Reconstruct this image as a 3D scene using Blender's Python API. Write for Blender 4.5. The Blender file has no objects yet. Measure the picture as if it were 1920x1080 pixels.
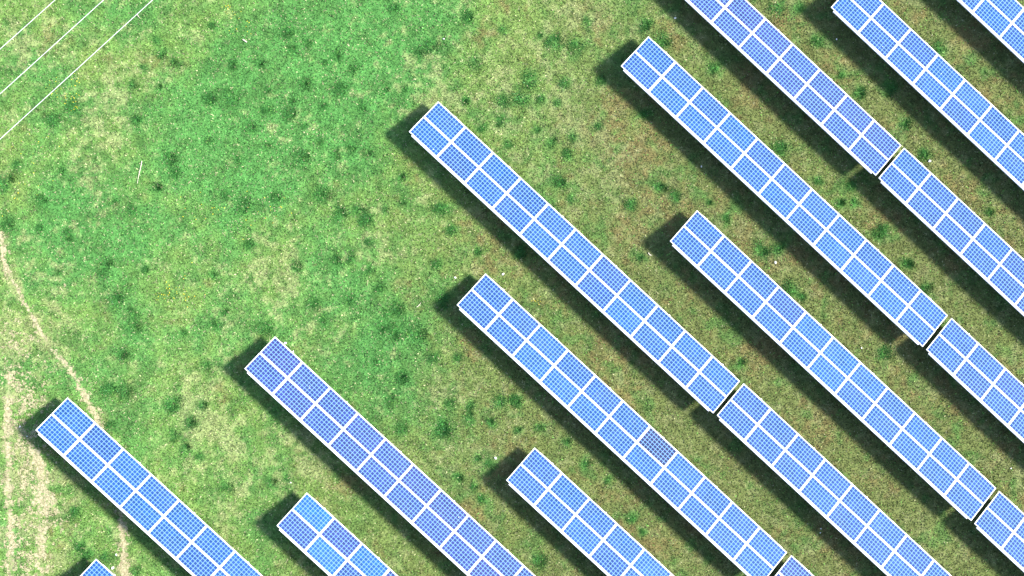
import bpy, math, random
import numpy as np
from mathutils import Matrix, Vector

# ------------------------------------------------------------------ camera, light, exposure
CAM_AX, CAM_AY, CAM_H, CAM_F = 0.004740, -0.043685, 99.8512, 4176.710
YAW, TILT = -0.745960, 0.323150
SUN_EL = math.radians(51.0)
SUN_AZ = math.radians(0.0)          # direction towards the sun, from +x counterclockwise
SUN_STRENGTH = 3.9
SKY_STRENGTH = 0.135
EXPOSURE = 1.9

scn = bpy.context.scene
COL = scn.collection
cam_d = bpy.data.cameras.new("camera")
cam = bpy.data.objects.new("camera", cam_d)
COL.objects.link(cam)
cam_d.sensor_width = 36.0
cam_d.lens = CAM_F * 36.0 / 1920.0
cam_d.clip_start = 1.0
cam_d.clip_end = 5000.0
cam.matrix_world = Matrix.Translation((0, 0, CAM_H)) @ (Matrix.Rotation(CAM_AX, 4, 'X') @ Matrix.Rotation(CAM_AY, 4, 'Y'))
scn.camera = cam

world = bpy.data.worlds.new("World")
scn.world = world
world.use_nodes = True
wn = world.node_tree
sky = wn.nodes.new("ShaderNodeTexSky")
sky.sky_type = 'NISHITA'
sky.sun_disc = False
sky.sun_elevation = SUN_EL
sky.sun_rotation = math.radians(90.0) - SUN_AZ
bg = wn.nodes["Background"]
bg.inputs["Strength"].default_value = SKY_STRENGTH
wn.links.new(sky.outputs[0], bg.inputs["Color"])

sun_d = bpy.data.lights.new("sun", 'SUN')
sun_d.energy = SUN_STRENGTH
sun_d.angle = math.radians(8.0)   # thin haze: the photograph's shadow edges are broad and soft
sun_d.color = (1.0, 0.955, 0.88)
sun = bpy.data.objects.new("sun", sun_d)
COL.objects.link(sun)
sdir = Vector((math.cos(SUN_EL) * math.cos(SUN_AZ), math.cos(SUN_EL) * math.sin(SUN_AZ), math.sin(SUN_EL)))
sun.rotation_euler = sdir.to_track_quat('Z', 'Y').to_euler()
sun.location = (60, 0, 80)

vs = scn.view_settings
vs.view_transform = 'Standard'
vs.look = 'None'
vs.exposure = EXPOSURE
vs.gamma = 1.0
vs.use_curve_mapping = False

# ------------------------------------------------------------------ site survey, in metres
TABLES = {'A': (-15.289, -4.361), 'B': (-6.179, -1.684), 'C': (1.044, 8.762), 'D': (3.152, 1.108), 'E': (10.425, 11.697), 'F': (12.603, 3.939), 'G': (5.337, -6.631), 'H': (-4.771, -8.590), 'J': (8.329, 19.326), 'J2': (21.931, 6.759), 'E2': (24.067, -0.883), 'F2': (26.222, -8.648), 'C2': (14.689, -3.795), 'I': (-14.029, -11.475), 'D2': (16.826, -11.479), 'K': (19.800, 14.357), 'L': (20.042, 19.840)}
TUSSOCKS = [(-8.98,12.21), (-11.46,11.48), (-11.27,10.94), (-12.05,10.27), (-10.75,10.51), (-12.57,9.57), (-11.41,9.44), (-15.94,7.95), (-15.04,8.47), (-12.40,7.91), (-9.09,8.80), (-8.03,8.88), (-6.91,10.53), (-5.49,11.20), (-4.82,11.44), (-5.61,11.96), (-3.99,10.54), (-4.94,9.61), (-6.60,9.29), (-7.31,7.62), (-5.46,8.22), (-4.94,7.74), (-3.94,8.58), (-9.21,7.09), (-4.11,6.96), (-6.60,6.79), (-10.91,6.30), (-10.63,5.59), (-17.58,5.93), (-15.70,5.69), (-11.50,4.92), (-18.22,4.98), (-7.79,6.19), (-3.51,6.44), (-5.06,6.19), (-5.53,8.82), (-8.15,10.47), (-3.51,10.85), (-6.60,8.45), (-0.94,13.09), (2.45,12.51), (3.98,12.01), (5.61,11.78), (6.29,11.50), (7.32,11.43), (7.73,12.46), (10.37,12.36), (0.18,10.92), (0.78,11.35), (-2.68,10.31), (-1.25,9.31), (-0.54,9.43), (-3.16,9.35), (5.21,9.81), (2.69,10.64), (6.77,9.65), (5.69,8.98), (3.94,8.85), (6.41,8.81), (4.85,8.97), (2.21,8.84), (3.84,8.06), (5.52,7.59), (6.16,7.01), (4.25,6.98), (7.12,7.30), (8.33,7.79), (6.88,6.46), (11.10,11.59), (10.37,8.27), (6.57,5.15), (10.97,5.03), (-0.61,5.42), (-2.13,6.56), (-2.80,6.80), (-2.32,8.59), (8.45,9.83), (3.05,7.65), (-16.52,4.27), (-18.05,3.20), (-16.64,3.08), (-13.39,4.27), (-12.52,3.92), (-15.35,2.85), (-8.38,4.64), (-7.67,3.93), (-6.13,4.48), (-4.23,4.60), (-3.27,3.69), (-7.36,2.38), (-11.93,1.30), (-12.80,0.59), (-13.22,-0.12), (-12.52,-0.71), (-12.52,-1.31), (-8.97,1.02), (-5.30,1.43), (-4.51,-0.17), (-4.11,-0.96), (-10.27,-1.55), (-8.90,-1.19), (-9.28,-2.93), (-13.03,-2.49), (-13.81,1.42), (-15.93,1.18), (-8.50,-0.67), (-3.51,1.67), (-6.60,-1.31), (-0.54,4.34), (-1.32,3.94), (-2.08,3.53), (-2.63,3.93), (-1.97,2.55), (-2.80,1.79), (-2.08,1.31), (1.73,3.10), (2.81,2.08), (1.02,1.55), (4.72,2.03), (-2.92,-0.00), (-0.77,-0.36), (-1.25,-0.72), (-1.49,-1.32), (-0.89,-1.44), (0.11,-1.68), (0.90,-2.63), (-1.73,-2.87), (1.97,-2.68), (1.26,-0.00), (-1.49,0.47), (-0.65,-3.47), (7.05,4.43), (10.13,1.91), (9.77,4.19), (11.70,4.56), (1.26,4.06), (-13.46,-4.04), (-12.80,-4.04), (-10.79,-4.68), (-9.44,-4.76), (-10.03,-5.47), (-10.74,-5.99), (-10.15,-6.66), (-9.56,-7.02), (-8.37,-8.33), (-14.98,-9.42), (-14.51,-11.39), (-12.39,-12.11), (-6.36,-8.22), (-5.65,-8.03), (-14.87,-10.98), (-13.69,-11.39), (-13.46,-5.70), (-1.08,-4.54), (-0.53,-5.90), (1.30,-5.62), (1.14,-5.98), (1.61,-4.71), (2.50,-4.79), (3.81,-4.67), (4.60,-4.60), (2.45,-5.43), (3.41,-5.58), (4.60,-5.87), (5.56,-5.75), (6.76,-6.47), (2.81,-7.18), (3.41,-7.42), (2.69,-8.37), (3.05,-8.97), (1.97,-8.01), (9.76,-9.84), (10.24,-10.44), (8.68,-8.15), (5.56,-11.73), (7.72,-7.31), (13.22,4.32), (13.99,3.60), (15.56,2.16), (16.41,2.28), (19.19,4.33), (19.87,4.33), (21.26,3.13), (20.89,2.88), (17.01,0.35), (17.49,0.11), (14.71,-2.89), (21.13,-2.47), (23.08,0.47), (26.01,3.86), (22.23,1.56), (16.49,13.18), (17.38,13.19), (13.46,10.38), (18.23,11.67), (19.20,10.11), (20.05,9.27), (16.53,6.73), (18.23,5.29), (19.68,5.05), (23.09,6.51), (21.46,9.52), (22.11,7.95), (23.70,11.34)]
LUSH = [(-4.23,11.92,2.62,0.9), (-1.85,12.41,2.14,0.7), (-6.13,9.77,2.86,0.6), (-8.26,5.71,3.1,0.5), (-7.55,7.86,1.9,0.5), (-10.63,6.18,2.14,0.25), (-14.88,3.56,1.9,0.8), (-15.35,2.61,1.19,0.5), (-12.05,3.09,1.67,0.35), (-13.70,1.66,1.43,0.5), (-12.28,-0.95,2.14,0.4), (-17.93,2.61,0.95,0.5), (-18.16,-3.32,0.95,0.6), (-18.16,-10.42,0.6,0.6), (-1.37,-0.96,1.9,0.7), (-1.85,-3.34,2.14,0.5), (-3.75,5.48,1.67,0.4), (-0.65,11.22,2.14,0.4), (-2.08,8.59,1.9,0.5), (-5.18,-0.00,1.43,0.2), (2.93,-7.65,1.43,0.1), (2.21,7.17,0.71,0.1), (5.08,-11.25,0.83,0.5), (-0.42,-4.30,1.43,0.3), (-16.05,-3.32,0.95,0.3), (-7.79,-1.43,1.9,0.2), (-3.04,2.14,1.19,0.3), (-14.41,11.87,1.19,0.4), (-16.06,8.54,1.43,0.3), (-18.41,9.01,0.95,0.3), (-12.29,12.60,1.43,0.5), (1.26,10.75,0.95,0.3), (8.21,7.43,0.95,-0.1), (18.84,9.39,1.19,0.2), (19.80,7.94,0.95,0.2), (16.17,12.51,1.19,0.15)]
PALE = [(-17.47,11.86,1.43,0.48), (-16.53,10.67,1.43,0.24), (-13.47,9.02,1.19,0.36), (-13.70,8.19,1.07,0.36), (-14.17,7.12,1.43,0.36), (-11.34,10.22,0.71,0.24), (-12.76,11.64,0.36,0.36), (-17.11,2.13,0.83,0.6), (-15.58,0.95,1.07,0.8), (-17.69,-1.42,1.19,0.6), (-16.52,-2.13,1.19,0.6), (-16.99,-3.32,0.95,0.5), (-10.39,2.49,0.71,0.4), (-6.13,1.19,1.07,0.9), (-5.18,2.38,0.95,0.4), (-8.26,-1.19,0.95,0.4), (-4.23,-0.96,0.95,0.2), (-8.97,-6.19,1.19,0.6), (-9.91,-4.28,1.19,0.4), (-9.44,-5.23,0.95,0.5), (-7.78,-7.38,1.19,0.5), (-4.70,-6.91,0.95,0.7), (-5.17,-5.72,0.71,0.5), (-8.49,-9.52,0.71,0.6), (0.54,8.84,0.95,0.9), (1.73,8.84,0.6,0.8), (0.06,10.27,0.95,0.5), (-0.18,7.64,0.6,0.4), (3.65,9.57,0.95,0.35), (5.81,11.97,0.95,0.4), (6.77,12.94,0.71,0.6), (7.97,13.18,0.71,0.6), (5.33,9.10,0.95,0.4), (6.77,8.86,0.95,0.4), (6.52,7.90,0.71,0.4), (4.37,6.22,0.95,0.4), (8.93,5.99,1.43,0.3), (2.45,3.58,0.71,0.4), (0.54,5.01,0.71,0.4), (-1.85,2.62,1.19,0.3), (-0.89,1.91,0.95,0.3), (1.97,-2.16,0.71,0.6), (-1.85,-6.45,0.95,0.4), (1.25,-6.93,0.95,0.3), (-0.18,-8.12,0.71,0.5), (-6.60,-8.10,0.71,0.3), (-16.98,-7.58,0.71,0.5), (-17.69,-4.98,0.71,0.3), (-15.57,-8.06,0.71,0.5), (7.73,8.14,0.71,0.4), (-5.65,7.86,0.6,0.3), (-5.18,5.48,0.95,0.2), (-10.15,-11.17,0.6,0.3), (9.65,11.51,0.71,0.4), (5.56,-8.86,0.95,0.25), (16.16,1.44,1.19,0.25), (23.20,-0.73,1.19,0.25), (-3.27,-0.96,0.71,0.2), (-13.70,5.46,1.43,0.3), (-14.41,4.51,1.19,0.3)]
BROWN = [(8.69,8.63,0.83,0.8), (10.37,6.95,1.19,0.7), (3.65,-6.94,0.83,0.9), (-3.27,-8.11,1.43,0.4), (-7.07,-8.81,1.19,0.5), (-8.26,-3.81,1.19,0.3), (-8.49,-5.00,0.95,0.4), (14.47,6.24,1.67,0.4), (16.89,2.16,1.43,0.5), (21.01,-1.94,1.67,0.6), (14.95,-1.93,1.43,0.4), (12.06,-0.01,1.43,0.4), (20.28,-7.23,1.9,0.4), (18.82,-9.64,1.43,0.5), (12.53,-9.61,1.43,0.3), (24.67,9.89,1.43,0.5), (26.63,10.38,1.19,0.6), (22.24,7.47,1.43,0.4), (25.89,5.55,1.19,0.4), (-2.56,-5.25,0.95,0.4), (-16.29,7.83,0.95,0.4), (-17.00,7.59,0.95,0.4), (-15.34,-9.96,0.71,0.5), (2.93,-0.48,1.43,0.3), (5.32,-0.01,1.43,0.3), (2.21,4.30,0.95,0.3), (-2.32,5.96,0.95,0.3), (18.59,7.94,0.95,0.3), (25.88,-3.87,1.43,0.4), (17.37,-1.93,1.19,0.4), (8.44,-5.28,1.19,0.3), (5.32,-2.16,1.43,0.3), (-7.07,-2.62,1.43,0.5), (-7.79,-1.91,0.95,0.3), (10.61,-3.37,1.43,0.3)]
PATH_A = [(-19.34, 4.26, 0.144), (-18.4, 2.84, 0.144), (-18.17, 1.42, 0.153), (-17.58, 0.35, 0.094), (-17.18, -0.47, 0.077), (-16.64, -1.42, 0.072), (-16.17, -2.25, 0.055), (-15.34, -3.08, 0.135), (-14.63, -4.39, 0.162), (-14.16, -5.34, 0.18), (-13.69, -6.41, 0.135), (-13.27, -8.07, 0.108), (-13.08, -9.5, 0.153), (-12.98, -10.68, 0.153), (-12.91, -11.87, 0.198), (-12.79, -13.53, 0.216)]
WORN = [(-17.69, -1.9, 0.7), (-17.46, -4.74, 0.9), (-17.27, -8.06, 1.25), (-17.33, -10.42, 1.2), (-17.45, -13.03, 1.2)]
PATH_B = [(-17.98,-3.32,0.14), (-18.04,-4.74,0.2), (-18.09,-6.63,0.24), (-18.04,-8.05,0.25), (-17.99,-9.47,0.22), (-17.92,-10.90,0.25), (-18.06,-12.79,0.25)]
PATH_C = [(-16.84,-6.87,0.25), (-16.56,-8.06,0.42), (-16.42,-9.01,0.55), (-16.51,-9.95,0.4), (-16.65,-11.14,0.42), (-16.60,-12.80,0.42)]
FLOWERS = [(-15.23,8.90,0.3), (-15.16,8.54,0.25), (-11.22,0.12,0.3), (-10.86,0.35,0.5), (-10.63,-0.00,0.6), (-9.92,0.47,0.8), (-7.79,12.14,0.5), (-8.26,12.97,0.3), (-15.82,9.25,0.7), (-15.12,9.73,0.5), (-17.00,6.64,1.2), (-9.45,3.80,1), (-6.60,3.81,1.2), (-17.46,4.50,1), (5.56,-0.13,0.3)]
STONES = [(11.72,12.63,0.05), (19.04,11.71,0.04), (1.82,0.94,0.05), (3.96,1.10,0.06), (3.62,-7.15,0.06), (23.28,6.22,0.07), (16.25,1.62,0.06), (-5.53,-8.22,0.035), (-17.51,-5.68,0.04), (-17.20,-6.11,0.035), (-13.42,-11.98,0.07), (-13.26,-11.39,0.05), (-5.77,-1.98,0.06), (-5.42,-2.35,0.035), (18.31,-10.38,0.03), (18.28,-10.57,0.03), (20.16,-2.23,0.04), (26.97,-7.69,0.04), (12.90,5.95,0.04), (1.30,11.64,0.04)]
STICKS_A = [(-7.65,11.55), (-7.46,11.45)]
STICKS_B = [(-12.12,6.13), (-12.35,5.11)]
STICKS_C = [(10.51,2.06), (10.61,1.91)]
STICKS_D = [(0.11,-0.39), (0.28,-0.20)]
STICKS_E = [(-12.36,12.69), (-12.24,12.50)]
WIRE_0 = ((-16.382,9.871),(-14.228,11.825))
WIRE_1 = ((-16.381,8.098),(-12.320,11.835))
WIRE_2 = ((-16.379,6.305),(-10.387,11.846))

rng = np.random.default_rng(11)
rnd = random.Random(5)

# ------------------------------------------------------------------ helpers
def tag(o, label=None, cat=None, group=None, kind=None):
    if label: o["label"] = label
    if cat: o["category"] = cat
    if group: o["group"] = group
    if kind: o["kind"] = kind
    return o

def empty(name, loc, rz=0.0):
    o = bpy.data.objects.new(name, None)
    o.empty_display_size = 0.3
    o.location = loc
    o.rotation_euler = (0, 0, rz)
    COL.objects.link(o)
    return o

def link(name, me, parent=None):
    o = bpy.data.objects.new(name, me)
    COL.objects.link(o)
    if parent: o.parent = parent
    return o

class MB:
    """collects boxes and tubes into one mesh"""
    def __init__(self): self.v = []; self.f = []
    def box(self, x0, x1, y0, y1, z0, z1, M=None):
        b = len(self.v)
        for z in (z0, z1):
            for (x, y) in ((x0, y0), (x1, y0), (x1, y1), (x0, y1)):
                p = Vector((x, y, z))
                self.v.append(tuple(M @ p if M else p))
        for q in ((3, 2, 1, 0), (4, 5, 6, 7), (0, 1, 5, 4), (1, 2, 6, 5), (2, 3, 7, 6), (3, 0, 4, 7)):
            self.f.append(tuple(b + i for i in q))
    def tube(self, pts, r, n=8, caps=True):
        pts = [Vector(p) for p in pts]
        b = len(self.v)
        for i, p in enumerate(pts):
            d = (pts[min(i + 1, len(pts) - 1)] - pts[max(i - 1, 0)]).normalized()
            up = Vector((0, 0, 1)) if abs(d.z) < .9 else Vector((1, 0, 0))
            a = d.cross(up).normalized(); c = d.cross(a).normalized()
            rr = r[i] if isinstance(r, (list, tuple)) else r
            for k in range(n):
                t = 2 * math.pi * k / n
                self.v.append(tuple(p + a * math.cos(t) * rr + c * math.sin(t) * rr))
        for i in range(len(pts) - 1):
            for k in range(n):
                k2 = (k + 1) % n
                self.f.append((b + i * n + k, b + i * n + k2, b + (i + 1) * n + k2, b + (i + 1) * n + k))
        if caps:
            self.f.append(tuple(b + k for k in range(n))[::-1])
            e = b + (len(pts) - 1) * n
            self.f.append(tuple(e + k for k in range(n)))
    def mesh(self, name, mat):
        me = bpy.data.meshes.new(name)
        me.from_pydata(self.v, [], self.f)
        me.materials.append(mat)
        me.update()
        return me

def fast_mesh(name, verts, faces, mat, cols=None):
    """verts (n,3), faces (m,k) numpy -> mesh, cols (n,3) point colours"""
    me = bpy.data.meshes.new(name)
    m, k = faces.shape
    me.vertices.add(len(verts))
    me.vertices.foreach_set("co", np.ascontiguousarray(verts, dtype=np.float32).ravel())
    me.loops.add(m * k)
    me.loops.foreach_set("vertex_index", np.ascontiguousarray(faces, dtype=np.int32).ravel())
    me.polygons.add(m)
    me.polygons.foreach_set("loop_start", np.arange(0, m * k, k, dtype=np.int32))
    me.polygons.foreach_set("loop_total", np.full(m, k, dtype=np.int32))
    me.update(calc_edges=True)
    if cols is not None:
        a = me.color_attributes.new("tint", 'FLOAT_COLOR', 'POINT')
        c = np.ones((len(verts), 4), dtype=np.float32)
        c[:, :3] = cols
        a.data.foreach_set("color", c.ravel())
    me.materials.append(mat)
    return me

# ---- value noise in metres
_lat = rng.random((256, 256))
def vnoise(x, y, scale, off=0):
    u = x * scale + 37.13 * off + 1000; w = y * scale + 91.7 * off + 1000
    i = np.floor(u).astype(int); j = np.floor(w).astype(int)
    fx = u - i; fy = w - j
    fx = fx * fx * (3 - 2 * fx); fy = fy * fy * (3 - 2 * fy)
    i0 = i % 256; i1 = (i + 1) % 256; j0 = j % 256; j1 = (j + 1) % 256
    return (_lat[i0, j0] * (1 - fx) + _lat[i1, j0] * fx) * (1 - fy) + (_lat[i0, j1] * (1 - fx) + _lat[i1, j1] * fx) * fy
def fbm(x, y, scale, octv=4, off=0, gain=.55):
    # rotate between octaves so the lattice does not show
    s = 0; a = 1; t = 0; ca, sa = math.cos(.7), math.sin(.7)
    for k in range(octv):
        s = s + a * vnoise(x, y, scale, off + k * 3); t += a; a *= gain; scale *= 2.03
        x, y = ca * x - sa * y, sa * x + ca * y
    return s / t
def sstep(a, b, v):
    t = np.clip((v - a) / (b - a), 0, 1)
    return t * t * (3 - 2 * t)
def seg_field(x, y, line):
    """nearest distance / half width along a surveyed polyline"""
    best = np.full(x.shape, 99.0)
    for (x0, y0, w0), (x1, y1, w1) in zip(line[:-1], line[1:]):
        dx, dy = x1 - x0, y1 - y0
        t = np.clip(((x - x0) * dx + (y - y0) * dy) / (dx * dx + dy * dy), 0, 1)
        d = np.hypot(x - x0 - t * dx, y - y0 - t * dy) / (w0 + (w1 - w0) * t)
        best = np.minimum(best, d)
    return best
def patches(x, y, lst):
    # warp the positions so no patch is a round blob
    wx = x + 1.6 * (fbm(x, y, .45, 3, 51) - .5) + .5 * (fbm(x, y, 1.9, 2, 57) - .5)
    wy = y + 1.6 * (fbm(x, y, .45, 3, 61) - .5) + .5 * (fbm(x, y, 1.9, 2, 67) - .5)
    s = np.zeros(x.shape)
    for px, py, sg, a in lst:
        s += a * np.exp(-((wx - px) ** 2 + (wy - py) ** 2) / (2 * (sg * .8) ** 2))
    return s

C_LUSH = np.array([.042, .148, .034])
C_DEEP = np.array([.038, .105, .024])
C_MID = np.array([.086, .156, .036])
C_YEL = np.array([.125, .172, .045])
C_PALE = np.array([.180, .195, .082])
C_OLIVE = np.array([.076, .085, .029])
C_BROWN = np.array([.112, .092, .036])
C_SOIL = np.array([.220, .205, .110])

C_TUS = np.array([.028, .118, .022])
_ts = random.Random(77)
TSIZE = [_ts.choice([_ts.uniform(.5, .7), _ts.uniform(.75, .95), _ts.uniform(1.05, 1.4)]) for _ in TUSSOCKS]
def tussock_cover(x, y):
    wx = x + .35 * (fbm(x, y, 3.0, 2, 151) - .5); wy = y + .35 * (fbm(x, y, 3.0, 2, 157) - .5)
    s = np.zeros(x.shape)
    for (px, py), q in zip(TUSSOCKS, TSIZE):
        sg = .11 + .08 * q
        m = (np.abs(wx - px) < 4 * sg) & (np.abs(wy - py) < 4 * sg)
        s[m] += np.exp(-((wx[m] - px) ** 2 + (wy[m] - py) ** 2) / (2 * sg * sg))
    return np.clip(s, 0, 1)
def cover(x, y):
    """what grows at (x, y): albedo, bare-soil fraction"""
    dist = x * 0.8 - y * 0.35          # drier, more olive grass to the east; its darkness partly paints shade between tables
    east = sstep(-6, 9, dist)
    n1 = fbm(x, y, .5, 4, 1); n2 = fbm(x, y, 1.6, 4, 11); n3 = fbm(x, y, 4.5, 3, 23); n4 = fbm(x, y, .22, 3, 31)
    lush = patches(x, y, LUSH); pale = patches(x, y, PALE); brown = patches(x, y, BROWN)
    lush = sstep(.05, 1.15, lush * 1.1 + (n1 - .5) * 1.5 + (n2 - .5) * .9 + .36 - .30 * east)
    pale_m = sstep(.25, 1.0, pale * .95 + (n2 - .5) * 2.0 + (n3 - .5) * 2.0 + .22 + .05 * east - .38 * lush)
    brown_m = sstep(.25, 1.0, brown * .8 + (fbm(x, y, .7, 4, 41) - .5) * 1.9 + (fbm(x, y, 3.4, 3, 45) - .5) * 1.5 + .02 + .22 * east)
    g = lambda m: m[..., None]
    c = C_MID * (1 - g(east)) + (C_MID * .18 + C_OLIVE * .82) * g(east)
    c = c * (1 - .5 * g(sstep(.5, .8, n4))) + C_YEL * (1 - .35 * g(east)) * .5 * g(sstep(.5, .8, n4))
    c = c * (1 - .8 * g(brown_m)) + C_BROWN * .8 * g(brown_m)
    c = c * (1 - .85 * g(lush)) + (C_LUSH * (1 - .35 * g(east))) * .85 * g(lush)
    deep = sstep(.56, .74, fbm(x, y, 1.5, 4, 71) + .08 * lush)
    c = c * (1 - .6 * g(deep)) + C_DEEP * .6 * g(deep)
    c = c * (1 - .6 * g(pale_m)) + C_PALE * (1 - .38 * g(east)) * .6 * g(pale_m)
    c = c * (.74 + .52 * g(n3)) * (.88 + .24 * g(fbm(x, y, 2.6, 2, 77)))
    t = tussock_cover(x, y) * .85
    c = c * (1 - g(t)) + C_TUS * g(t)
    a = np.clip(1.25 - seg_field(x, y, PATH_A), 0, 1)
    b = np.clip(1.25 - seg_field(x, y, PATH_B), 0, 1)
    d = np.clip(1.3 - seg_field(x, y, PATH_C), 0, 1)
    ragged = fbm(x, y, 3.2, 4, 83)
    soil = np.maximum(np.maximum(a, b * .9), d * .85)
    soil = sstep(.30, .62, soil * .9 + (ragged - .5) * 1.3 - .02) * (soil > 0)
    halo = np.clip(3.4 - np.minimum(np.minimum(seg_field(x, y, PATH_A), seg_field(x, y, PATH_B)), seg_field(x, y, PATH_C)), 0, 1) * sstep(.4, .6, n2)
    c = c * (1 - .55 * g(halo)) + C_PALE * .55 * g(halo)
    return c, soil

# ------------------------------------------------------------------ materials
def base_mat(name, rough=.8, spec=.3):
    m = bpy.data.materials.new(name); m.use_nodes = True
    b = m.node_tree.nodes["Principled BSDF"]
    b.inputs["Roughness"].default_value = rough
    b.inputs["Specular IOR Level"].default_value = spec
    return m, m.node_tree, b

def noise(nt, scale, detail=4, rough=.6, src=None):
    n = nt.nodes.new("ShaderNodeTexNoise"); n.inputs["Scale"].default_value = scale
    n.inputs["Detail"].default_value = detail; n.inputs["Roughness"].default_value = rough
    if src: nt.links.new(src, n.inputs["Vector"])
    return n.outputs["Fac"]
def mrange(nt, v, a, b, c, d):
    n = nt.nodes.new("ShaderNodeMapRange")
    n.inputs[1].default_value = a; n.inputs[2].default_value = b; n.inputs[3].default_value = c; n.inputs[4].default_value = d
    nt.links.new(v, n.inputs[0]); return n.outputs[0]
def math_(nt, op, a, b=None, c=None):
    n = nt.nodes.new("ShaderNodeMath"); n.operation = op
    for i, v in enumerate((a, b, c)):
        if v is None: continue
        if isinstance(v, (int, float)): n.inputs[i].default_value = v
        else: nt.links.new(v, n.inputs[i])
    return n.outputs[0]
def mix(nt, fac, a, b, mode='MIX'):
    n = nt.nodes.new("ShaderNodeMix"); n.data_type = 'RGBA'; n.blend_type = mode
    if isinstance(fac, (int, float)): n.inputs[0].default_value = fac
    else: nt.links.new(fac, n.inputs[0])
    for i, v in ((6, a), (7, b)):
        if isinstance(v, tuple): n.inputs[i].default_value = (*v, 1) if len(v) == 3 else v
        else: nt.links.new(v, n.inputs[i])
    return n.outputs[2]

def make_ground_mat():
    m, nt, b = base_mat("meadow_turf", .95, .1)
    at = nt.nodes.new("ShaderNodeAttribute"); at.attribute_name = "tint"
    tc = nt.nodes.new("ShaderNodeTexCoord")
    f = mrange(nt, noise(nt, 16, 5, .75, tc.outputs["Object"]), .3, .7, .72, 1.32)
    c = nt.nodes.new("ShaderNodeVectorMath"); c.operation = 'SCALE'
    nt.links.new(at.outputs["Color"], c.inputs[0]); nt.links.new(f, c.inputs["Scale"])
    dry = mrange(nt, noise(nt, 24, 3, .7, tc.outputs["Object"]), .6, .72, 0, .45)
    nt.links.new(mix(nt, dry, c.outputs[0], (.17, .16, .07)), b.inputs["Base Color"])
    bp = nt.nodes.new("ShaderNodeBump"); bp.inputs["Strength"].default_value = .7; bp.inputs["Distance"].default_value = .04
    nt.links.new(noise(nt, 13, 5, .7, tc.outputs["Object"]), bp.inputs["Height"])
    nt.links.new(bp.outputs[0], b.inputs["Normal"])
    return m
def make_tint_mat(name, rough=.8, spec=.15, trans=.0):
    m, nt, b = base_mat(name, rough, spec)
    at = nt.nodes.new("ShaderNodeAttribute"); at.attribute_name = "tint"
    nt.links.new(at.outputs["Color"], b.inputs["Base Color"])
    return m
def make_soil_mat():
    m, nt, b = base_mat("dry_soil", .95, .1)
    tc = nt.nodes.new("ShaderNodeTexCoord")
    c = mix(nt, mrange(nt, noise(nt, 9, 5, .7, tc.outputs["Object"]), .35, .65, 0, 1), (.17, .15, .085), (.33, .30, .18))
    vo = nt.nodes.new("ShaderNodeTexVoronoi"); vo.feature = 'DISTANCE_TO_EDGE'; vo.inputs["Scale"].default_value = 5
    nt.links.new(tc.outputs["Object"], vo.inputs["Vector"])
    crack = mrange(nt, vo.outputs["Distance"], 0, .07, 1, 0)
    nt.links.new(mix(nt, math_(nt, 'MULTIPLY', crack, .6), c, (.08, .07, .035)), b.inputs["Base Color"])
    bp = nt.nodes.new("ShaderNodeBump"); bp.inputs["Strength"].default_value = .8; bp.inputs["Distance"].default_value = .03
    nt.links.new(noise(nt, 20, 5, .7, tc.outputs["Object"]), bp.inputs["Height"])
    nt.links.new(bp.outputs[0], b.inputs["Normal"])
    return m
def make_white_metal():
    m, nt, b = base_mat("white_aluminium", .38, .5)
    tc = nt.nodes.new("ShaderNodeTexCoord")
    nt.links.new(mix(nt, mrange(nt, noise(nt, 3, 4, .6, tc.outputs["Object"]), .3, .7, 0, 1), (.44, .435, .45), (.56, .55, .565)), b.inputs["Base Color"])
    return m
def make_steel():
    m, nt, b = base_mat("galvanised_steel", .5, .5)
    b.inputs["Metallic"].default_value = .6
    tc = nt.nodes.new("ShaderNodeTexCoord")
    nt.links.new(mix(nt, mrange(nt, noise(nt, 8, 4, .6, tc.outputs["Object"]), .3, .7, 0, 1), (.36, .37, .38), (.52, .53, .54)), b.inputs["Base Color"])
    return m

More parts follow.
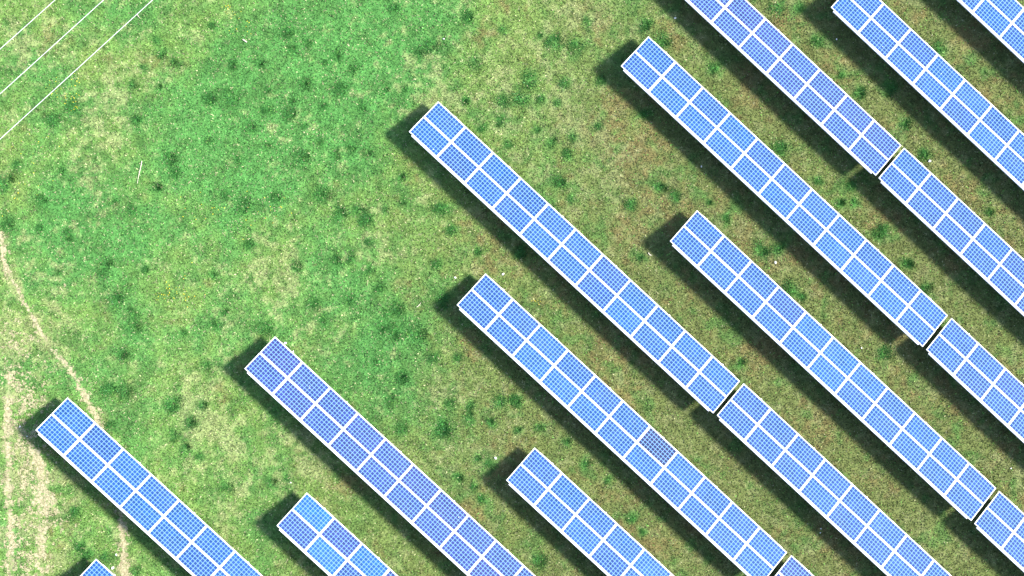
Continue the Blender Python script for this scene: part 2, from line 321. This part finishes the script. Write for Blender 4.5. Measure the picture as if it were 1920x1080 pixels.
MODX, MODY, GAP = 1.65, .992, .02          # module size and joint
INX, INY = .040, .038                      # frame lip and white border
def make_cell_mat():
    """poly-crystalline cells, ten along by six across, with bright conductor lines"""
    m, nt, b = base_mat("solar_cells", .10, .35)
    tc = nt.nodes.new("ShaderNodeTexCoord")
    oi = nt.nodes.new("ShaderNodeObjectInfo")
    sp = nt.nodes.new("ShaderNodeSeparateXYZ"); nt.links.new(tc.outputs["Object"], sp.inputs[0])
    px = (MODX - 2 * INX) / 10; py = (MODY - 2 * INY) / 6
    u = math_(nt, 'DIVIDE', math_(nt, 'SUBTRACT', sp.outputs[0], INX), px)
    v = math_(nt, 'DIVIDE', math_(nt, 'SUBTRACT', sp.outputs[1], INY), py)
    fu = math_(nt, 'FRACT', u); fv = math_(nt, 'FRACT', v)
    du = math_(nt, 'ABSOLUTE', math_(nt, 'SUBTRACT', fu, .5))   # .5 at a joint
    dv = math_(nt, 'ABSOLUTE', math_(nt, 'SUBTRACT', fv, .5))
    line_u = mrange(nt, du, .425, .455, 0, 1)
    band_v = mrange(nt, dv, .29, .34, 0, 1)
    mid_v = mrange(nt, dv, .03, .05, 1, 0)
    # each cell has its own crystal tone
    cx = nt.nodes.new("ShaderNodeCombineXYZ")
    nt.links.new(math_(nt, 'FLOOR', u), cx.inputs[0]); nt.links.new(math_(nt, 'FLOOR', v), cx.inputs[1])
    nt.links.new(math_(nt, 'MULTIPLY', oi.outputs["Random"], 97.0), cx.inputs[2])
    wn_ = nt.nodes.new("ShaderNodeTexWhiteNoise"); nt.links.new(cx.outputs[0], wn_.inputs["Vector"])
    off = nt.nodes.new("ShaderNodeCombineXYZ"); nt.links.new(math_(nt, 'MULTIPLY', oi.outputs["Random"], 50.0), off.inputs[2])
    ad = nt.nodes.new("ShaderNodeVectorMath"); nt.links.new(tc.outputs["Object"], ad.inputs[0]); nt.links.new(off.outputs[0], ad.inputs[1])
    cloud = noise(nt, 1.6, 3, .6, ad.outputs[0])
    base = oi.outputs["Color"]
    tone = math_(nt, 'MULTIPLY', mrange(nt, wn_.outputs["Value"], 0, 1, .80, 1.20), mrange(nt, cloud, .3, .7, .86, 1.16))
    sc = nt.nodes.new("ShaderNodeVectorMath"); sc.operation = 'SCALE'
    nt.links.new(base, sc.inputs[0]); nt.links.new(tone, sc.inputs["Scale"])
    cell = mix(nt, math_(nt, 'MULTIPLY', mid_v, .35), sc.outputs[0], (.026, .062, .18))
    light = mix(nt, .50, sc.outputs[0], (.038, .115, .29))
    line_v = mrange(nt, dv, .43, .46, 0, 1)
    c = mix(nt, band_v, cell, light)
    c = mix(nt, math_(nt, 'MULTIPLY', math_(nt, 'MAXIMUM', line_u, math_(nt, 'MULTIPLY', line_v, .7)), .72), c, (.17, .30, .45))
    # border of white backing beyond the cells
    inx = math_(nt, 'MULTIPLY', mrange(nt, u, -.02, 0, 0, 1), mrange(nt, u, 10, 10.02, 1, 0))
    iny = math_(nt, 'MULTIPLY', mrange(nt, v, -.02, 0, 0, 1), mrange(nt, v, 6, 6.02, 1, 0))
    c = mix(nt, math_(nt, 'MULTIPLY', inx, iny), (.45, .45, .47), c)
    # dried bird lime and dust, gathered low on the glass
    spk = noise(nt, 14, 2, .5, ad.outputs[0])
    low = mrange(nt, sp.outputs[1], 0, MODY, .012, -.01)
    fleck = mrange(nt, math_(nt, 'ADD', spk, low), .775, .79, 0, .9)
    c = mix(nt, fleck, c, (.7, .72, .72))
    dust = mrange(nt, noise(nt, .9, 4, .7, ad.outputs[0]), .4, .8, 0, .03)
    c = mix(nt, dust, c, (.35, .36, .36))
    nt.links.new(c, b.inputs["Base Color"])
    return m

M_GROUND = make_ground_mat(); M_BLADE = make_tint_mat("grass_blades"); M_SOIL = make_soil_mat()
M_WHITE = make_white_metal(); M_STEEL = make_steel(); M_CELL = make_cell_mat()

# ------------------------------------------------------------------ ground
X0, X1, Y0, Y1 = -27.0, 35.0, -21.0, 22.0
STEP = .09
def relief(x, y):
    e = sstep(0, 3, np.minimum(np.minimum(x - X0, X1 - x), np.minimum(y - Y0, Y1 - y)))
    return ((fbm(x, y, .35, 3, 101) - .5) * .10 + (fbm(x, y, 2.2, 3, 107) - .5) * .05) * e

gx = np.arange(X0, X1 + 1e-6, STEP); gy = np.arange(Y0, Y1 + 1e-6, STEP)
GX, GY = np.meshgrid(gx, gy, indexing='ij')
cc, soil = cover(GX, GY)
cc = cc * (1 - .4 * soil[..., None]) + C_SOIL * .4 * soil[..., None]
nx, ny = GX.shape
V = np.stack([GX, GY, relief(GX, GY)], -1).reshape(-1, 3)
Cg = cc.reshape(-1, 3)
idx = np.arange(nx * ny).reshape(nx, ny)
Fq = np.stack([idx[:-1, :-1], idx[1:, :-1], idx[1:, 1:], idx[:-1, 1:]], -1).reshape(-1, 4)
# the same sheet goes on to the horizon
xs = [-2500, gx[0], gx[-1], 2500]; ys = [-2500, gy[0], gy[-1], 2500]
ov = []; of = []; base_i = len(V)
for i in range(4):
    for j in range(4): ov.append((xs[i], ys[j], 0.0))
for i in range(3):
    for j in range(3):
        if i == 1 and j == 1: continue
        of.append((base_i + i * 4 + j, base_i + (i + 1) * 4 + j, base_i + (i + 1) * 4 + j + 1, base_i + i * 4 + j + 1))
V = np.vstack([V, np.array(ov)]); Cg = np.vstack([Cg, np.tile(C_MID * .9, (16, 1))])
Fq = np.vstack([Fq, np.array(of)])
tag(link("ground", fast_mesh("ground", V, Fq, M_GROUND, Cg)), kind="structure")

# ---- worn soil of the footpath and wheel ruts: ragged crust a little proud of the turf
def soil_sheet(name, line, sc, thr):
    s = .035
    pts = np.array([(p[0], p[1]) for p in line]); w = max(p[2] for p in line) * 1.4
    ax_ = np.arange(pts[:, 0].min() - w, pts[:, 0].max() + w, s); ay_ = np.arange(pts[:, 1].min() - w, pts[:, 1].max() + w, s)
    A, B = np.meshgrid(ax_, ay_, indexing='ij')
    sf = seg_field(A, B, line)
    k = np.clip(1.25 - sf, 0, 1) - .8 * sstep(1.0, 2.6, sf)
    k = k * sc + (fbm(A, B, 1.1, 3, 97) - .5) * 1.1 + (fbm(A, B, 3.2, 4, 83) - .5) * 1.5 + (fbm(A, B, 8, 3, 89) - .5) * 3.2
    keep = k[:-1, :-1] > thr
    ii = np.arange(A.size).reshape(A.shape)
    q = np.stack([ii[:-1, :-1], ii[1:, :-1], ii[1:, 1:], ii[:-1, 1:]], -1)[keep]
    used = np.unique(q); remap = np.zeros(A.size, int); remap[used] = np.arange(len(used))
    jit = (rng.random((len(used), 3)) - .5) * [.03, .03, .006]
    vv = np.stack([A.ravel()[used], B.ravel()[used], relief(A, B).ravel()[used] + .012], -1) + jit
    tag(link(name, fast_mesh(name, vv, remap[q], M_SOIL)), kind="structure")
soil_sheet("footpath", PATH_A, .95, .46)
soil_sheet("dirt_track", PATH_B, .90, .58)
soil_sheet("dirt_track", PATH_C, .85, .66)
soil_sheet("worn_ground", WORN, .62, .76)

# ---- grass blades over everything the place shows
def blades(name, n, x0, x1, y0, y1, seed, hmin, hmax, label, catg):
    r = np.random.default_rng(seed)
    x = r.uniform(x0, x1, n); y = r.uniform(y0, y1, n)
    c, so = cover(x, y)
    keep = r.random(n) > so * .8
    x, y, c = x[keep], y[keep], c[keep]; n = len(x)
    clump = fbm(x, y, 7, 2, 131)
    h = r.uniform(hmin, hmax, n) * (.7 + .7 * clump)
    a = r.uniform(0, 2 * math.pi, n); lean = r.uniform(.35, 1.25, n)       # from upright towards flat
    w = r.uniform(.012, .030, n)
    dx, dy = np.cos(a), np.sin(a)
    z = relief(x, y)
    p0 = np.stack([x - dy * w, y + dx * w, z - .005], -1)
    p1 = np.stack([x + dy * w, y - dx * w, z - .005], -1)
    tip = np.stack([x + dx * h * np.sin(lean), y + dy * h * np.sin(lean), z + h * np.cos(lean) + .015], -1)
    k = np.exp(r.normal(0, .32, n))
    dry = r.random(n)
    col = c * k[:, None]
    west = 1 - sstep(-8, 12, x * .8)
    straw = dry > .965 - .055 * west
    col[straw] = np.array([.30, .30, .16]) * r.uniform(.6, 1.25, straw.sum())[:, None] * (.5 + 4.5 * c[straw].mean(1))[:, None]
    fresh = dry < .05
    col[fresh] = np.array([.10, .24, .045]) * r.uniform(.7, 1.2, fresh.sum())[:, None]
    col = np.clip(col, .004, .6)
    vv = np.stack([p0, p1, tip], 1).reshape(-1, 3)
    ff = np.arange(3 * n).reshape(-1, 3)
    o = link(name, fast_mesh(name, vv, ff, M_BLADE, np.repeat(col, 3, 0)))
    tag(o, label, catg, kind="stuff")
blades("meadow_grass", 700000, -22.5, 31.5, -16.5, 17.5, 3, .05, .13, "short patchy meadow grass, lush green to straw pale, covering the field", "grass")

# ------------------------------------------------------------------ solar tables
TL = 11 * MODX + 10 * GAP; TW = 2 * MODY + GAP
H_LOW = .85
ct, st = math.cos(TILT), math.sin(TILT)
def module_meshes():
    g = MB(); g.box(.012, MODX - .012, .012, MODY - .012, -.012, 0.0)
    glass = g.mesh("laminate", M_CELL)
    f = MB(); L = .026; t0, t1 = -.04, .006
    f.box(0, MODX, 0, L, t0, t1); f.box(0, MODX, MODY - L, MODY, t0, t1)
    f.box(0, L, L, MODY - L, t0, t1); f.box(MODX - L, MODX, L, MODY - L, t0, t1)
    return glass, f.mesh("frame", M_WHITE)
ME_GLASS, ME_FRAME = module_meshes()
# table frame of reference: x along the row, y from high edge (0) down to low edge (TW), plane origin at the high edge
def plane_matrix():
    # local x along, local "up the slope" direction towards -n side; table root sits under the low NE edge start
    # slope coords (s, t, k): s along, t distance from LOW edge towards HIGH edge, k normal to glass
    m = Matrix(((1, 0, 0, 0), (0, -ct, st, 0), (0, st, ct, H_LOW), (0, 0, 0, 1)))
    return m
PM = plane_matrix()     # high edge lies at -y (south-west side of the row)
# PM is a reflection-free frame when t runs the other way, so modules use t' = TW - t
PM2 = Matrix(((1, 0, 0, 0), (0, ct, st, -TW * ct), (0, -st, ct, H_LOW + TW * st), (0, 0, 0, 1)))
RAFT = [1.07 + i * (TL - 2.14) / 5 for i in range(6)]
def bar(s0, s1, t0, t1, k0, k1):
    b = MB(); b.box(s0, s1, t0, t1, k0, k1, PM2); return b
# t' = 0 high edge, TW low edge
ME_PURLINS = [bar(.20, TL - .20, -.060, -.002, -.100, -.030).mesh("edge_beam", M_WHITE),
              bar(.10, TL - .10, .60, .66, -.100, -.0405).mesh("purlin", M_WHITE),
              bar(.10, TL - .10, MODY - .035, MODY + .055, -.100, -.0405).mesh("purlin", M_WHITE),
              bar(.10, TL - .10, TW - .62, TW - .56, -.100, -.0405).mesh("purlin", M_WHITE),
              bar(.36, TL - .30, TW + .0005, TW + .020, -.070, -.012).mesh("edge_trim", M_WHITE)]
b = MB(); b.box(-.03, .03, -.02, TW + .055, -.18, -.1005, PM2); b.box(-.03, .03, TW + .0205, TW + .055, -.1005, -.022, PM2); ME_RAFTER = b.mesh("rafter", M_WHITE)
def post_mesh(t, name):
    p = PM2 @ Vector((0, t, -.18)); b = MB()
    b.box(-.045, .045, p.y - .004, p.y + .004, -.3, p.z); b.box(-.045, -.037, p.y + .004, p.y + .05, -.3, p.z - .02); b.box(.037, .045, p.y + .004, p.y + .05, -.3, p.z - .02)
    return b.mesh(name, M_STEEL), p
ME_POST_H, PH = post_mesh(.42, "post"); ME_POST_L, PL = post_mesh(TW - .42, "post")
b = MB(); b.tube([(.0, PH.y + .06, .30), (.0, PL.y - .02, PL.z - .06)], .02, 6); ME_BRACE = b.mesh("brace", M_STEEL)
b = MB(); b.box(-.02, .02, -.015, .015, .006, .012); ME_CLAMP = b.mesh("clamp", M_STEEL)
b = MB(); b.box(-.11, .11, -.05, .05, -.33, -.19, PM2 @ Matrix.Translation((0, .62, 0))); ME_BOX = b.mesh("junction_box", M_STEEL)

BLUE = (.006, .025, .112); CYAN = (.005, .047, .160); INDIGO = (.016, .017, .088); DARK = (.006, .007, .036)
def lerp(a, b, t): return tuple(x + (y - x) * t for x, y in zip(a, b))
TABLE_INFO = {
    'A': ("blue solar table at lower left whose middle lies across the footpath", .25),
    'B': ("violet-blue solar table at lower left with white stones by its upper end", -.75),
    'C': ("solar table showing its whole length, from the upper meadow to the centre gap", .1),
    'D': ("solar table with one much darker indigo module near its middle", .2),
    'E': ("complete solar table just below the violet one, ending at the mid right gap", .15),
    'F': ("complete solar table whose upper end stands alone in the aisle right of centre", .1),
    'G': ("solar table starting in the lower middle with its lower half cut by the bottom edge", .25),
    'H': ("short visible solar table at the bottom with mixed bright cyan and violet modules", .0),
    'I': ("solar table showing only its tip beside the footpath at the bottom left corner", .35),
    'J': ("violet-tinted solar table entering at the top edge and ending at the upper right gap", -.7),
    'J2': ("solar table continuing the violet row beyond the upper right gap to the right edge", -.15),
    'K': ("solar table whose upper tip just shows at the top edge near the right", .05),
    'L': ("solar table crossing the top right corner of the field", .15),
    'E2': ("solar table beyond the gap at mid right edge, continuing the row above", -.1),
    'F2': ("solar table cut by the lower right edge, just past a narrow dark gap", -.1),
    'C2': ("solar table following the centre gap and running down to the bottom edge at right", .0),
    'D2': ("solar table tip just entering the bottom edge past the last gap", -.6),
}
def copy_tree(o, parent=None):
    c = o.copy(); COL.objects.link(c); c.parent = parent
    for ch in kids[o.name]: 
        d = copy_tree(ch, c)
        newk.setdefault(c.name, []).append(d)
    newk.setdefault(c.name, [])
    return c

def build_table(loc, rz):
    root = empty("solar_table", loc, rz)
    ks = []
    def part(name, me, M=None, parent=None):
        o = link(name, me, parent or root)
        if M is not None: o.matrix_local = M
        if parent is None: ks.append(o)
        kids[o.name] = []
        if parent: kids[parent.name].append(o)
        return o
    for row in range(2):
        for c in range(11):
            M = PM2 @ Matrix.Translation((c * (MODX + GAP), row * (MODY + GAP), 0))
            md = part("solar_module", ME_GLASS, M)
            part("frame", ME_FRAME, Matrix.Identity(4), md)
    for me in ME_PURLINS: part(me.name.split('.')[0], me)
    for s in RAFT:
        part("rafter", ME_RAFTER, Matrix.Translation((s, 0, 0)))
        part("post", ME_POST_H, Matrix.Translation((s, 0, 0)))
        part("post", ME_POST_L, Matrix.Translation((s, 0, 0)))
        part("brace", ME_BRACE, Matrix.Translation((s, 0, 0)))
    for c in range(1, 11):
        for row in range(2):
            for fr in (.22, .78):
                part("clamp", ME_CLAMP, PM2 @ Matrix.Translation((c * (MODX + GAP) - GAP / 2, row * (MODY + GAP) + MODY * fr, 0)))
    kids[root.name] = ks
    return root
kids = {}; newk = {}
proto = None
# order rows from lower left to upper right for names
for key in ('I', 'A', 'H', 'B', 'G', 'D', 'D2', 'C', 'C2', 'F', 'F2', 'E', 'E2', 'J', 'J2', 'K', 'L'):
    x, y = TABLES[key]
    jz = rnd.uniform(-.012, .012)
    if proto is None:
        root = proto = build_table((x, y, 0), YAW)
        mods = [o for o in kids[root.name] if o.name.startswith("solar_module")]
    else:
        root = copy_tree(proto)
        root.location = (x, y, 0); root.rotation_euler = (0, 0, YAW)
        mods = [o for o in newk[root.name] if o.name.startswith("solar_module")]
    lab, tint = TABLE_INFO[key]
    tag(root, lab, "solar table", "tables of solar modules standing in rows on the meadow")
    r = random.Random(key)
    for i, m in enumerate(mods):
        row, c = divmod(i, 11)
        t = tint + r.gauss(0, .16)
        if key == 'H': t = (.95 if (row + c) % 2 == 1 else -.5) + r.gauss(0, .12)
        if key == 'D2': t = -.6
        k = lerp(BLUE, CYAN, min(t, 1)) if t > 0 else lerp(BLUE, INDIGO, min(-t, 1))
        g = math.exp(r.gauss(0, .05))
        k = tuple(v * g for v in k)
        if key == 'D' and row == 1 and c == 6: k = DARK; m["label"] = "much darker indigo module"
        m.color = (*k, 1)
        m.matrix_basis = m.matrix_basis @ Matrix.Translation((r.gauss(0, .0022), r.gauss(0, .0022), 0)) @ Matrix.Rotation(r.gauss(0, .0011), 4, 'Z')

# ------------------------------------------------------------------ overhead wires
bm_, nt_, bb_ = base_mat("aluminium_conductor", .35, .5)
bb_.inputs["Base Color"].default_value = (.40, .39, .39, 1)
for i, (a, b2) in enumerate((WIRE_0, WIRE_1, WIRE_2)):
    a = Vector((*a, 11.0)); c = Vector((*b2, 11.0)); d = (c - a).normalized(); mid = (a + c) / 2
    pts = []
    for k in range(-24, 25):
        s = k * 2.0
        p = mid + d * s; p.z = 11.0 + .0009 * s * s
        pts.append(tuple(p))
    mb = MB(); mb.tube(pts, .0135, 8)
    o = link("overhead_wire", mb.mesh("overhead_wire", bm_))
    tag(o, ("outermost white overhead wire cutting the top left corner", "middle of the three white overhead wires at top left",
            "innermost and longest white overhead wire, nearest the solar tables")[i], "wire", "white overhead wires across the top left corner")

# ------------------------------------------------------------------ tussocks, stones, sticks, flowers
def tussock_mesh(seed):
    r = np.random.default_rng(seed); n = 520
    lob = r.integers(2, 5); cx = r.normal(0, .13, lob); cy = r.normal(0, .13, lob)
    k = r.integers(0, lob, n); sg = r.uniform(.09, .17, lob)[k]; x = cx[k] + r.normal(0, 1, n) * sg; y = cy[k] + r.normal(0, 1, n) * sg
    rad = np.hypot(x, y); a = np.arctan2(y, x) + r.normal(0, .7, n)
    h = r.uniform(.05, .12, n) * np.clip(1.15 - rad * 1.6, .4, 1); lean = r.uniform(.3, 1.2, n); w = r.uniform(.010, .022, n)
    dx, dy = np.cos(a), np.sin(a)
    p0 = np.stack([x - dy * w, y + dx * w, np.full(n, -.03)], -1); p1 = np.stack([x + dy * w, y - dx * w, np.full(n, -.03)], -1)
    tip = np.stack([x + dx * h * np.sin(lean), y + dy * h * np.sin(lean), h * np.cos(lean) + .02], -1)
    col = np.array([.028, .112, .022]) * np.exp(r.normal(0, .35, n))[:, None]
    br = r.random(n) < .06; col[br] = np.array([.07, .20, .08])
    return fast_mesh("tussock", np.stack([p0, p1, tip], 1).reshape(-1, 3), np.arange(3 * n).reshape(-1, 3), M_BLADE, np.repeat(np.clip(col, .003, .5), 3, 0))
TM = [tussock_mesh(200 + i) for i in range(10)]
ORD = ["first", "second", "third", "fourth", "fifth", "sixth", "seventh", "eighth", "ninth", "tenth", "eleventh"]
dv = Vector((math.cos(YAW), math.sin(YAW))); nv = Vector((dv.y, -dv.x))
rows = sorted([(-(Vector(TABLES[k]).dot(nv)), k) for k in ('I', 'A', 'H', 'B', 'G', 'D', 'C', 'F', 'E', 'J', 'K', 'L')])
def where(x, y):
    p = Vector((x, y)); u = -p.dot(nv); s = p.dot(dv)
    lo = [r for r in rows if r[0] < u]; hi = [r for r in rows if r[0] >= u]
    if lo and hi:
        a, b_ = lo[-1], hi[0]
        if s > Vector(TABLES[a[1]]).dot(dv) - .5 and (s > Vector(TABLES[b_[1]]).dot(dv) - .5):
            i = rows.index(a)
            return " green tussock in aisle between the %s and %s solar rows from lower left" % (ORD[i] if i < 11 else "last", ORD[i + 1] if i + 1 < 11 else "last")
    if x < -9 and y > 5: return " dark green tussock in the meadow below the overhead wires"
    if x < -9: return " dark green tussock in the meadow beside the worn footpath at left"
    if y > 4: return " dark green tussock in the open upper meadow left of the solar tables"
    return " dark green tussock in the middle meadow by the upper ends of the solar tables"
for i, (x, y) in enumerate(TUSSOCKS):
    o = link("grass_tussock", TM[i % 10])
    s = TSIZE[i]
    z = float(relief(np.array([x]), np.array([y]))[0])
    o.location = (x, y, z); o.rotation_euler = (0, 0, rnd.uniform(0, 6.28)); o.scale = (s * rnd.uniform(.8, 1.25), s, min(s, 1.1))
    tag(o, ("small" if s < .72 else "broad" if s > 1.0 else "middling") + where(x, y), "tussock", "dark green tussocks dotted over the meadow")

stone_m, snt, sb = base_mat("pale_limestone", .8, .3)
stc = snt.nodes.new("ShaderNodeTexCoord")
snt.links.new(mix(snt, noise(snt, 30, 4, .6, stc.outputs["Object"]), (.45, .44, .40), (.75, .74, .70)), sb.inputs["Base Color"])
def stone_mesh(seed):
    r = random.Random(seed); b = MB(); rings = [(-.5, .55), (-.1, 1.0), (.35, .8), (.6, .35)]
    for z, q in rings:
        for k in range(7):
            t = 2 * math.pi * k / 7; w = q * r.uniform(.75, 1.15)
            b.v.append((math.cos(t) * w, math.sin(t) * w * .75, z + r.uniform(-.08, .08)))
    for i in range(3):
        for k in range(7):
            b.f.append((i * 7 + k, i * 7 + (k + 1) % 7, (i + 1) * 7 + (k + 1) % 7, (i + 1) * 7 + k))
    b.f.append(tuple(range(7))[::-1]); b.f.append(tuple(range(21, 28)))
    return b.mesh("stone", stone_m)
SM = [stone_mesh(i) for i in range(4)]
STONE_LABELS = ["pale stone in the shade below the violet table at top", "pale stone in shade left of the top edge tip table", "pale stone at the shaded end left of the centre table",
    "pale stone just above the upper edge of the centre table's end module", "pale stone on brown grass left of the lower middle table's end", "pale stone beside a tussock past the upper right gap",
    "pale stone in the aisle below the middle of the right of centre rows", "pale stone in shade left of the short bottom table", "pale speck stone in the shadow of the lower left table's end",
    "pale pebble at the lower rim of the lower left table's shadow", "largest pale stone between the footpath and the bottom left tip table", "smaller pale stone between the footpath and the bottom left tip table",
    "pale stone touching the upper edge of the violet meadow table", "pale pebble at the upper edge of the violet meadow table, further down", "upper of two pale pebbles in shade near the bottom edge",
    "lower of two pale pebbles in shade near the bottom edge", "pale stone in the dim aisle by the mid right gap", "pale stone on sunlit grass at the far right edge",
    "pale stone in the long shade right of the top centre table end", "pale stone in the open meadow at the top centre"]
for i, (x, y, s) in enumerate(STONES):
    o = link("stone", SM[i % 4]); z = float(relief(np.array([x]), np.array([y]))[0])
    o.location = (x, y, z + s * .9); o.scale = (s * 1.15, s * 1.15, s * .9); o.rotation_euler = (0, 0, i * 1.3)
    tag(o, STONE_LABELS[i], "stone", "pale stones lying in the grass")

wood, wnt, wb = base_mat("bleached_wood", .8, .2)
wtc = wnt.nodes.new("ShaderNodeTexCoord")
wnt.links.new(mix(wnt, noise(wnt, 12, 4, .6, wtc.outputs["Object"]), (.30, .26, .18), (.62, .57, .44)), wb.inputs["Base Color"])
for nm_, pts_, r_ in (("bleached stick lying in the lush upper meadow", STICKS_A, .03), ("long thin pale straw stalk lying in the left meadow", STICKS_B, .018),
                      ("short pale stick above the centre row, near a green tussock", STICKS_C, .022), ("thin pale stick in the middle meadow left of a table end", STICKS_D, .016),
                      ("small bent pale twig beneath the innermost wire", STICKS_E, .018)):
    (xa, ya), (xb, yb) = pts_; mb = MB(); n = 6; r = random.Random(nm_)
    q = []
    for k in range(n):
        t = k / (n - 1); x = xa + (xb - xa) * t + r.uniform(-.02, .02); y = ya + (yb - ya) * t + r.uniform(-.02, .02)
        q.append((x, y, float(relief(np.array([x]), np.array([y]))[0]) + r_ * 1.1 + .05))
    mb.tube(q, [r_ * (1 - .5 * k / (n - 1)) for k in range(n)], 6)
    mb.tube([q[3], (q[3][0] + .07, q[3][1] - .05, q[3][2] + .02)], r_ * .5, 5)
    tag(link("stick", mb.mesh("stick", wood)), nm_, "stick", "bleached sticks in the grass")

# yellow flowers: drifts nobody could count
fl, fnt, fb = base_mat("yellow_petals", .6, .2); fb.inputs["Base Color"].default_value = (.62, .46, .015, 1)
vv = []; ff = []
for (x, y, sg) in FLOWERS:
    for k in range(int(9 + 6 * sg)):
        px_, py_ = x + rnd.gauss(0, sg * .55), y + rnd.gauss(0, sg * .5)
        z = float(relief(np.array([px_]), np.array([py_]))[0]) + rnd.uniform(.06, .12); rr = rnd.uniform(.010, .019)
        b0 = len(vv)
        vv.append((px_, py_, z + .006))
        for q in range(6):
            t = q * math.pi / 3; vv.append((px_ + math.cos(t) * rr, py_ + math.sin(t) * rr, z + (.008 if q % 2 else -.002)))
        for q in range(6): ff.append((b0, b0 + 1 + q, b0 + 1 + (q + 1) % 6))
me = bpy.data.meshes.new("yellow_flowers"); me.from_pydata(vv, [], ff); me.materials.append(fl)
tag(link("yellow_flowers", me), "tiny yellow flowers scattered in drifts through the meadow", "flowers", kind="stuff")
